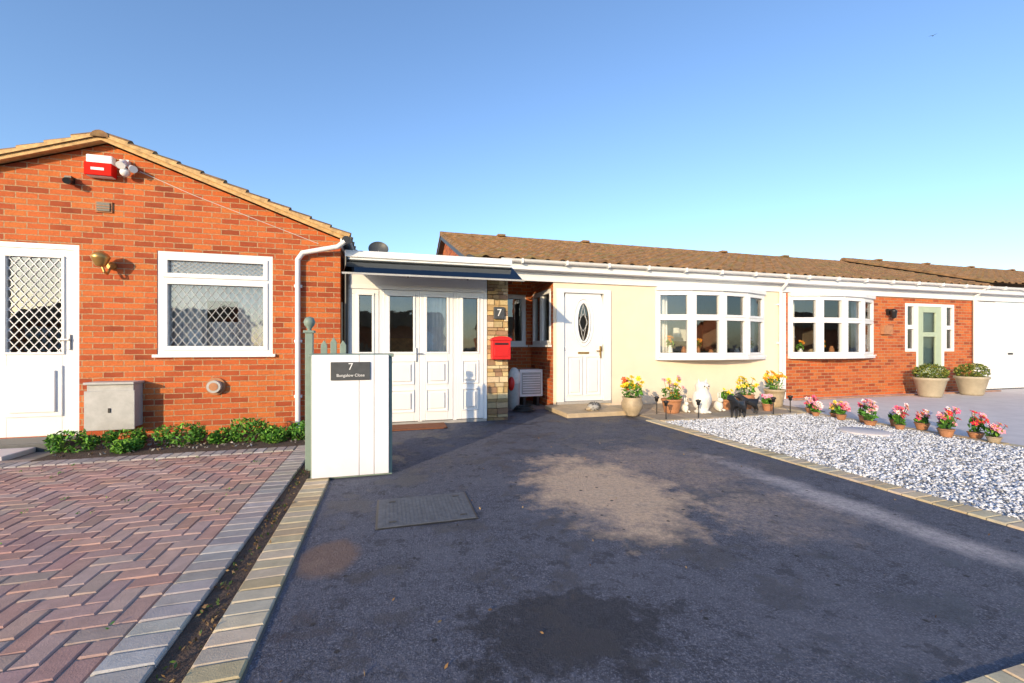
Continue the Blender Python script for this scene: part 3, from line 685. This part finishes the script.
g.path([(-.25, 11.2, 3.60), (-.25, 11.5, 3.5), (-.25, 11.5, 0)], .02, M_grey, 8); g.obj('satellite_dish')

# ---------------------------------------------------------------- neighbouring bungalow
B = empty('brick_bungalow.001')
g = G(); w2 = (9.08, 11.82, .98, 2.45); d2 = (13.0, 14.92, .05, 2.38)
wall(g, 'y', YR, 8.90, 15.72, 0, 2.74, [w2, d2], M_brx, .12); g.obj('front_wall', B)
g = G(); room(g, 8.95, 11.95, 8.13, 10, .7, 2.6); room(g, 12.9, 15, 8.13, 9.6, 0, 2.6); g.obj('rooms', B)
bow(B, 9.08, 11.82, .98, 2.45, YR, .30)
g = G()
window(g, (13.0, 8.03), (13.42, 8.03), 1.1, 2.38, (), 1.75, .05); window(g, (14.5, 8.03), (14.92, 8.03), 1.1, 2.38, (), 1.75, .05)
g.box(13.0, 13.42, 8.0, 8.1, .05, 1.1, M_brx); g.box(14.5, 14.92, 8.0, 8.1, .05, 1.1, M_brx)
for (a, b, c, d) in ((13.42, 14.5, 2.3, 2.38), (13.42, 13.5, .05, 2.3), (14.42, 14.5, .05, 2.3)): g.box(a, b, 8.0, 8.08, c, d, M_white)
for (a, b, c, d) in ((13.5, 14.42, 2.15, 2.3), (13.5, 13.72, .05, 2.15), (14.2, 14.42, .05, 2.15), (13.72, 14.2, .05, .75), (13.72, 14.2, 1.5, 1.62)): g.box(a, b, 8.02, 8.07, c, d, M_sagelt)
g.add([(13.72, 8.05, .75), (14.2, 8.05, .75), (14.2, 8.05, 2.15), (13.72, 8.05, 2.15)], [(0, 1, 2, 3)], M_glass)
g.add([(13.6, 8.12, .5), (14.3, 8.12, .5), (14.3, 8.12, 2.2), (13.6, 8.12, 2.2)], [(0, 1, 2, 3)], M_sagelt)
g.obj('front_door', B, .004)
roof(B, 8.94, 16.0); eaves(B, 8.92, 15.9)
g = G(); g.path([(15.6, 7.70, 2.83), (15.6, 7.93, 2.6), (15.6, 7.93, .05)], .036, M_white); g.obj('downpipe', B)
g = G(); g.box(12.3, 12.42, 7.93, 7.997, 2.05, 2.2, M_black); g.lathe([(.02, .22), (.09, .16), (.075, .14), (.06, 0), (.02, -.03)], (12.36, 7.86, 1.98), M_black, 8); g.box(12.1, 12.4, 7.9, 7.997, 1.55, 1.78, M_terra); g.obj('wall_lantern', B)
g = G(); g.box(8.905, 8.985, 7.96, 7.997, 0, 2.5, M_white); g.obj('corner_trim', B)
Ga = empty('garage'); g = G()
wall(g, 'y', YR, 15.72, 24, 0, 2.84, [(15.9, 18.7, 0, 2.52)], M_white, .1); g.obj('front_wall', Ga)
g = G()
x = 15.9
while x < 18.69: g.box(x+.014, min(x+.126, 18.7), 8.01, 8.06, .03, 2.5, M_white); g.box(x, x+.14, 8.06, 8.08, .03, 2.5, M_white); x += .14
g.box(17.2, 17.4, 7.99, 8.01, 1.0, 1.05, M_black); g.obj('garage_door', Ga, .004)
roof(Ga, 16.02, 30, .12); eaves(Ga, 15.92, 30)

# ---------------------------------------------------------------- bungalows across the street
def across(name, x0, x1):
    E = empty(name); yf = -19.0; g = G(); xm = (x0+x1)/2
    wall(g, 'y', yf, x0, x1, 0, 2.7, [(x0+1, x0+3.4, 1, 2.4), (x1-1.8, x1-.8, .1, 2.3)], M_brx, -.1)
    g.add([(x0, yf-8, 0), (x0, yf, 0), (x0, yf, 2.7), (x0, yf-4, 4.0), (x0, yf-8, 2.7)], [(0, 1, 2, 3, 4)], M_bry); g.add([(x1, yf-8, 0), (x1, yf, 0), (x1, yf, 2.7), (x1, yf-4, 4.0), (x1, yf-8, 2.7)], [(0, 1, 2, 3, 4)], M_bry)
    g.add([(x0, yf-8, 0), (x1, yf-8, 0), (x1, yf-8, 2.7), (x0, yf-8, 2.7)], [(0, 1, 2, 3)], M_brx); g.obj('walls', E)
    g = G(); window(g, (x0+3.4, yf-.05), (x0+1, yf-.05), 1, 2.4, (.33, .66), 2.0); g.box(x1-1.8, x1-.8, yf-.09, yf-.05, .1, 2.3, M_white); g.add([(x0+1, yf-.4, 1), (x0+3.4, yf-.4, 1), (x0+3.4, yf-.4, 2.4), (x0+1, yf-.4, 2.4)], [(0, 1, 2, 3)], M_dark); g.obj('openings', E)
    g = G(); up = Vector((0, -4.3, 1.4)); tiles(g, (x0-.2, yf+.3, 2.7), (1, 0, 0), up, x1-x0+.4, up.length, M_tile, .6, .6); tiles(g, (x0-.2, yf-8.3, 2.7), (1, 0, 0), Vector((0, 4.3, 1.4)), x1-x0+.4, up.length, M_tile, .6, .6); g.obj('roof', E)
across('brick_bungalow.002', -22, -11); across('brick_bungalow.003', -8, 4); across('brick_bungalow.004', 8, 19); across('brick_bungalow.005', 23, 36)
g = G(); g.box(-24, 38, -14.2, -13.4, 0, .9, M_hedge)
for _ in range(1800): leaves(g, (random.uniform(-24, 38), random.uniform(-14.2, -13.35), random.uniform(.3, 1.0)), (.1, .1, .08), 2, .09, [(.04, .09, .02), (.07, .12, .03)])
g.obj('hedge')

# ---------------------------------------------------------------- house number pillar and fence
Q = empty('house_number_pillar'); g = G()
g.box(-.70, .03, 4.345, 4.62, .0, 1.14, M_sage); g.box(-.715, .045, 4.33, 4.64, 1.145, 1.175, M_sage); g.obj('planter_body', Q, .006)
g = G()
xa = [-.685, -.27, -.135, 0.0]
for a, b in zip(xa, xa[1:]): g.box(a+.002, b-.002, 4.30, 4.343, .03, 1.165, M_whited)
g.obj('white_cladding', Q, .004)
g = G(); g.box(-.52, -.17, 4.285, 4.299, .93, 1.1, M_slate); g.obj('nameplate', Q, .004)
text('7', (-.345, 4.283, 1.055), .09, M_white, Q, .001); text('Bungalow Close', (-.345, 4.283, .975), .038, M_white, Q, .001)
F = empty('garden_fence'); g = G()
g.box(-.80, -.73, 4.66, 4.73, 0, 1.38, M_sage); g.box(-.815, -.715, 4.645, 4.745, 1.38, 1.405, M_sage); g.lathe([(.001, 0), (.02, 0), (.02, .02), (.045, .05), (.055, .085), (.04, .125), (.001, .14)], (-.765, 4.695, 1.405), M_sage, 18)
for k, x in enumerate((-.66, -.57, -.48)):
    h = 1.26+.03*(k % 2); g.box(x, x+.06, 4.68, 4.70, 0, h, M_sage); g.add([(x, 4.68, h), (x+.06, 4.68, h), (x+.03, 4.68, h+.05), (x, 4.70, h), (x+.06, 4.70, h), (x+.03, 4.70, h+.05)], [(0, 1, 2), (3, 5, 4), (0, 2, 5, 3), (1, 4, 5, 2)], M_sage)
g.box(-.73, -.4, 4.70, 4.73, .9, .96, M_sage); g.box(-.73, -.4, 4.70, 4.73, .3, .36, M_sage); g.obj('pickets', F, .004)

g = G(); g.box(2.6, 3.1, 8.5, 8.8, .2, .76, M_white); g.box(2.64, 3.06, 8.49, 8.5, .25, .7, M_grey)
for x in (2.68, 2.98): g.box(x, x+.06, 8.52, 8.78, 0, .2, M_black)
for i in range(8): g.box(2.66, 3.04, 8.482, 8.492, .28+i*.05, .30+i*.05, M_white)
g.obj('heat_pump_unit', None, .01)
g = G(); g.ball((2.42, 8.3, .62), (.13, .1, .2), M_stonew); g.ball((2.33, 8.2, .5), (.07, .07, .14), M_red); g.tube((2.4, 8.3, 0), (2.4, 8.3, .5), .12, .14, M_grey); g.obj('laundry_sack')
g = G(); pts = [(2.45+.22*math.cos(t*.5)*(1-t*.008), 7.75+.16*math.sin(t*.5)*(1-t*.008), .03+.002*t) for t in range(45)]; g.path(pts, .014, M_black, 6); g.obj('garden_hose')

# ---------------------------------------------------------------- pots, flowers
def pot(name, x, y, r, h, mat, fl=None, nf=10, fh=.3, style=0, z=0.02, fr=.045, nl=160):
    E = empty(name); g = G()
    prof = [(.001, 0), (r*.65, 0), (r*.72, h*.1), (r*.92, h*.7), (r*.95, h*.86), (r*1.05, h*.88), (r*1.05, h), (r*.93, h), (r*.9, h*.93), (.001, h*.92)]
    if style: prof = [(.001, 0), (r*.5, 0), (r*.55, h*.05), (r*.95, h*.45), (r*1.0, h*.7), (r*.85, h*.88), (r*.95, h), (r*.8, h), (r*.78, h*.92), (.001, h*.9)]
    g.lathe(prof, (x, y, z), mat, 24); g.ball((x, y, z+h*.9), (r*.85, r*.85, .02), M_soil, 12, 6); g.obj('pot', E)
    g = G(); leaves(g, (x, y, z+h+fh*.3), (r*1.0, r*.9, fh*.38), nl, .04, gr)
    if fl:
        for i in range(nf):
            a = random.uniform(0, 6.28); q = random.uniform(0, 1)**.6*r*1.25; px, py, pz = x+math.cos(a)*q, y+math.sin(a)*q*.8-.03, z+h+fh*random.uniform(.4, 1.0)
            g.tube((x+math.cos(a)*q*.3, y+math.sin(a)*q*.3, z+h*.9), (px, py, pz), .004, .003, M_attr, 5, False, (.05, .14, .03)); flower(g, (px, py, pz), fr*random.uniform(.8, 1.2), random.choice(fl))
    g.obj('flowers', E)
Ylw = [(.9, .65, .03), (.95, .75, .08), (.85, .12, .03)]; Org = [(.9, .4, .03), (.95, .65, .05)]; Pnk = [(.85, .12, .25), (.9, .4, .5), (.8, .05, .08), (.9, .75, .77)]
pot('flower_pot', 4.13, 6.72, .19, .33, M_tan, Ylw, 20, .36, 1, fr=.055)
pot('flower_pot.001', 5.0, 6.8, .18, .26, M_terra, Ylw[:2]+[(.85, .45, .5)], 14, .4, 0, fr=.055, nl=90)
pot('flower_pot.002', 6.73, 6.85, .17, .28, M_terra, Ylw[:2], 15, .34, 1, fr=.06, nl=90)
pot('flower_pot.003', 7.5, 6.9, .19, .36, M_tan, Org, 20, .34, 0, fr=.06, nl=90)
pot('flower_pot.004', 6.3, 6.9, .14, .2, M_terra, Ylw[:2], 6, .2, 0)
k = 5
for (x, y) in ((7.35, 6.0), (7.15, 5.75), (7.42, 5.6), (7.2, 5.35), (7.3, 5.05), (7.12, 4.85), (7.42, 4.7), (7.2, 4.5), (7.5, 4.4), (7.42, 4.1), (7.2, 3.95), (7.5, 3.8), (7.35, 3.55)):
    pot('flower_pot.%03d' % k, x, y, random.uniform(.06, .1), random.uniform(.06, .12), random.choice([M_terra, M_terra, M_tan]), random.choice([Pnk, Pnk[:2]+Pnk[3:], Pnk[:2], Pnk[1:2]+Pnk[3:], [(.9, .65, .1), (.85, .35, .4)]]), random.randint(10, 17), random.uniform(.14, .3), 0, .03, .05, 60); k += 1
pot('flower_pot.%03d' % k, 6.9, 6.5, .1, .14, M_terra, Pnk[:2], 7, .18, 0)
pot('flower_pot.%03d' % (k+1), 5.3, 7.1, .11, .16, M_tan, Org, 7, .2, 0)
def planter(name, x, y):
    E = empty(name); g = G(); g.lathe([(.001, 0), (.2, 0), (.22, .04), (.3, .40), (.33, .42), (.33, .47), (.29, .47), (.001, .44)], (x, y, 0.01), M_creampot, 28); g.obj('planter', E)
    g = G(); leaves(g, (x, y, .60), (.33, .33, .22), 1300, .03, [(.1, .15, .02), (.18, .22, .03), (.05, .1, .015), (.28, .28, .05)]); g.obj('clipped_bush', E)
planter('potted_bush', 12.73, 7.3); planter('potted_bush.001', 14.25, 7.3)

def skin(name, verts, edges, radii, mat, parent, lvl=2):
    me = bpy.data.meshes.new(name); me.from_pydata([tuple(v) for v in verts], edges, []); o = bpy.data.objects.new(name, me); COL.objects.link(o)
    s = o.modifiers.new('Skin', 'SKIN')
    for i, r in enumerate(radii): me.skin_vertices[0].data[i].radius = (r, r)
    me.skin_vertices[0].data[0].use_root = True
    u = o.modifiers.new('Sub', 'SUBSURF'); u.levels = lvl; u.render_levels = lvl
    me.materials.append(mat); o.parent = parent; return o
def dog(name, x, y, s, ang):
    E = empty(name)
    V = [(0, 0, .30), (.10, 0, .31), (.19, 0, .33), (.27, 0, .43), (.33, 0, .47), (.42, 0, .45), (-.12, 0, .30), (-.19, 0, .36), (-.22, 0, .44),
         (.17, .055, .2), (.17, .055, .10), (.18, .055, .015), (.17, -.055, .2), (.17, -.055, .10), (.18, -.055, .015),
         (-.10, .055, .2), (-.15, .055, .11), (-.13, .055, .015), (-.10, -.055, .2), (-.15, -.055, .11), (-.13, -.055, .015), (.31, .035, .53), (.31, -.035, .53), (.45, 0, .44), (.21, .055, .012), (.21, -.055, .012), (-.10, .055, .012), (-.10, -.055, .012)]
    Ed = [(0, 1), (1, 2), (2, 3), (3, 4), (4, 5), (5, 23), (0, 6), (6, 7), (7, 8), (2, 9), (9, 10), (10, 11), (2, 12), (12, 13), (13, 14), (6, 15), (15, 16), (16, 17), (6, 18), (18, 19), (19, 20), (4, 21), (4, 22), (11, 24), (14, 25), (17, 26), (20, 27)]
    Rr = [.085, .095, .095, .065, .06, .035, .085, .025, .012, .04, .027, .024, .04, .027, .024, .045, .025, .024, .045, .025, .024, .015, .015, .02, .02, .02, .02, .02]
    skin('figure', V, Ed, Rr, M_black, E); E.location = (x, y, .03); E.scale = (s, s, s); E.rotation_euler = (0, 0, ang)
dog('dog_statue', 5.75, 6.0, .75, math.radians(195)); dog('dog_statue.001', 6.3, 6.3, .7, math.radians(165))
O = empty('owl_statue'); g = G(); X, Y = 5.52, 6.62
g.lathe([(.001, 0), (.13, 0), (.14, .03), (.10, .05), (.13, .12), (.155, .22), (.15, .32), (.11, .4), (.115, .44), (.12, .49), (.09, .55), (.001, .575)], (X, Y, .03), M_stonew, 24)
for s in (-1, 1):
    g.tube((X+s*.07, Y, .57), (X+s*.09, Y-.01, .65), .03, .004, M_stonew, 8); g.ball((X+s*.045, Y-.10, .52), (.035, .018, .035), M_stonew, 14, 8); g.ball((X+s*.045, Y-.117, .52), (.014, .01, .014), M_black, 8, 6)
    g.ball((X+s*.13, Y+.01, .27), (.045, .09, .15), M_stonew, 14, 10); g.ball((X+s*.05, Y-.12, .05), (.035, .05, .02), M_stonew, 10, 6)
g.tube((X, Y-.11, .505), (X, Y-.15, .47), .018, .003, M_tan, 8); g.obj('owl', O)
Hh = empty('hedgehog_ornament'); g = G(); X, Y = 3.55, 7.05
g.ball((X, Y, .15), (.12, .08, .075), M_grey, 16, 10); g.tube((X-.09, Y-.01, .13), (X-.17, Y-.02, .12), .045, .012, M_tan, 10); g.ball((X-.175, Y-.02, .12), (.012,)*3, M_black, 8, 6)
for _ in range(240):
    t = random.uniform(-.6, 3.14+.6); u = random.uniform(-1, 1); d = Vector((u, math.cos(t)*math.sqrt(1-u*u), math.sin(t)*math.sqrt(1-u*u)))
    if d.x < -.7: continue
    p = Vector((X+d.x*.12, Y+d.y*.08, .15+d.z*.075)); g.tube(p, p+d*.03, .004, .001, M_slate, 4, False)
for sx in (-.06, .06):
    for sy in (-.04, .04): g.ball((X+sx, Y+sy, .09), (.02, .015, .012), M_tan, 8, 5)
g.obj('hedgehog', Hh)
def rabbit(name, x, y, s):
    E = empty(name); g = G(); g.ball((0, 0, .11), (.08, .1, .11), M_stonew); g.ball((0, -.05, .23), (.055, .065, .055), M_stonew)
    for k in (-1, 1): g.ball((k*.025, -.02, .33), (.016, .012, .07), M_stonew, 10, 8); g.ball((k*.05, -.09, .03), (.025, .05, .025), M_stonew, 10, 6)
    g.ball((0, .1, .08), (.03, .03, .03), M_stonew, 8, 6); g.obj('figure', E); E.location = (x, y, .03); E.scale = (s, s, s)
rabbit('rabbit_ornament', 5.95, 6.7, .9); rabbit('rabbit_ornament.001', 5.25, 6.75, .7); rabbit('rabbit_ornament.002', 7.1, 6.7, .7)
k = 0
for (x, y) in ((4.45, 6.2), (5.05, 6.15), (4.65, 6.75), (6.6, 6.1), (7.1, 6.2)):
    g = G(); g.tube((x, y, 0), (x, y, .26), .01, .008, M_black, 8); g.lathe([(.001, .24), (.025, .25), (.03, .30), (.045, .31), (.045, .33), (.001, .345)], (x, y, 0), M_black, 14); g.ball((x, y, .275), (.024, .024, .02), M_glass, 10, 6)
    g.obj('solar_light' if k == 0 else 'solar_light.%03d' % k); k += 1
g = G(); g.ball((0, 0, 0), (.3, .1, .09), M_slate, 12, 8)
for s in (-1, 1): g.add([(.12, 0, .03), (-.12, 0, .03), (-.05, s*.5, .22), (.1, s*.5, .22), (-.1, s*1.0, .12)], [(0, 1, 2, 3), (3, 2, 4)], M_slate)
o = g.obj('bird'); o.location = (72.9, 41.5, 44.5); o.rotation_euler = (0, 0, .6); o.scale = (.5, .5, .5)

# ---------------------------------------------------------------- light
EL, AZ = 13.0, 42.0   # low sun behind-left of the viewpoint
sd = Vector((-math.sin(math.radians(AZ))*math.cos(math.radians(EL)), -math.cos(math.radians(AZ))*math.cos(math.radians(EL)), math.sin(math.radians(EL))))
su = bpy.data.lights.new('sun', 'SUN'); su.energy = 4.9; su.angle = math.radians(.5); su.color = (1, .77, .48)
so = bpy.data.objects.new('sun', su); COL.objects.link(so); so.rotation_euler = sd.to_track_quat('Z', 'Y').to_euler(); so.location = (-20, -40, 20)
w = bpy.data.worlds.new('World'); sc.world = w; w.use_nodes = True; nt = w.node_tree
bg = nt.nodes['Background']; sk = nt.nodes.new('ShaderNodeTexSky'); sk.sky_type = 'NISHITA'; sk.sun_disc = False
sk.sun_elevation = math.radians(EL); sk.sun_rotation = math.radians(180+AZ); sk.air_density = 1.0; sk.dust_density = .7; sk.ozone_density = 1.3
tint = mix(nt, 1.0, sk.outputs[0], (1.45, 1.7, 2.1), 'MULTIPLY')
nt.links.new(tint, bg.inputs[0]); bg.inputs[1].default_value = .15

cam = bpy.data.cameras.new('camera'); co = bpy.data.objects.new('camera', cam); COL.objects.link(co)
cam.sensor_width = 36; cam.lens = 430/1024*36; cam.shift_y = 4.5/1024; cam.clip_end = 2000; cam.clip_start = .05
co.location = (0, 0, 1.25); co.rotation_euler = (math.pi/2, 0, -math.atan(123/430)); sc.camera = co
sc.view_settings.view_transform = 'Standard'; sc.view_settings.look = 'None'; sc.view_settings.exposure = 0
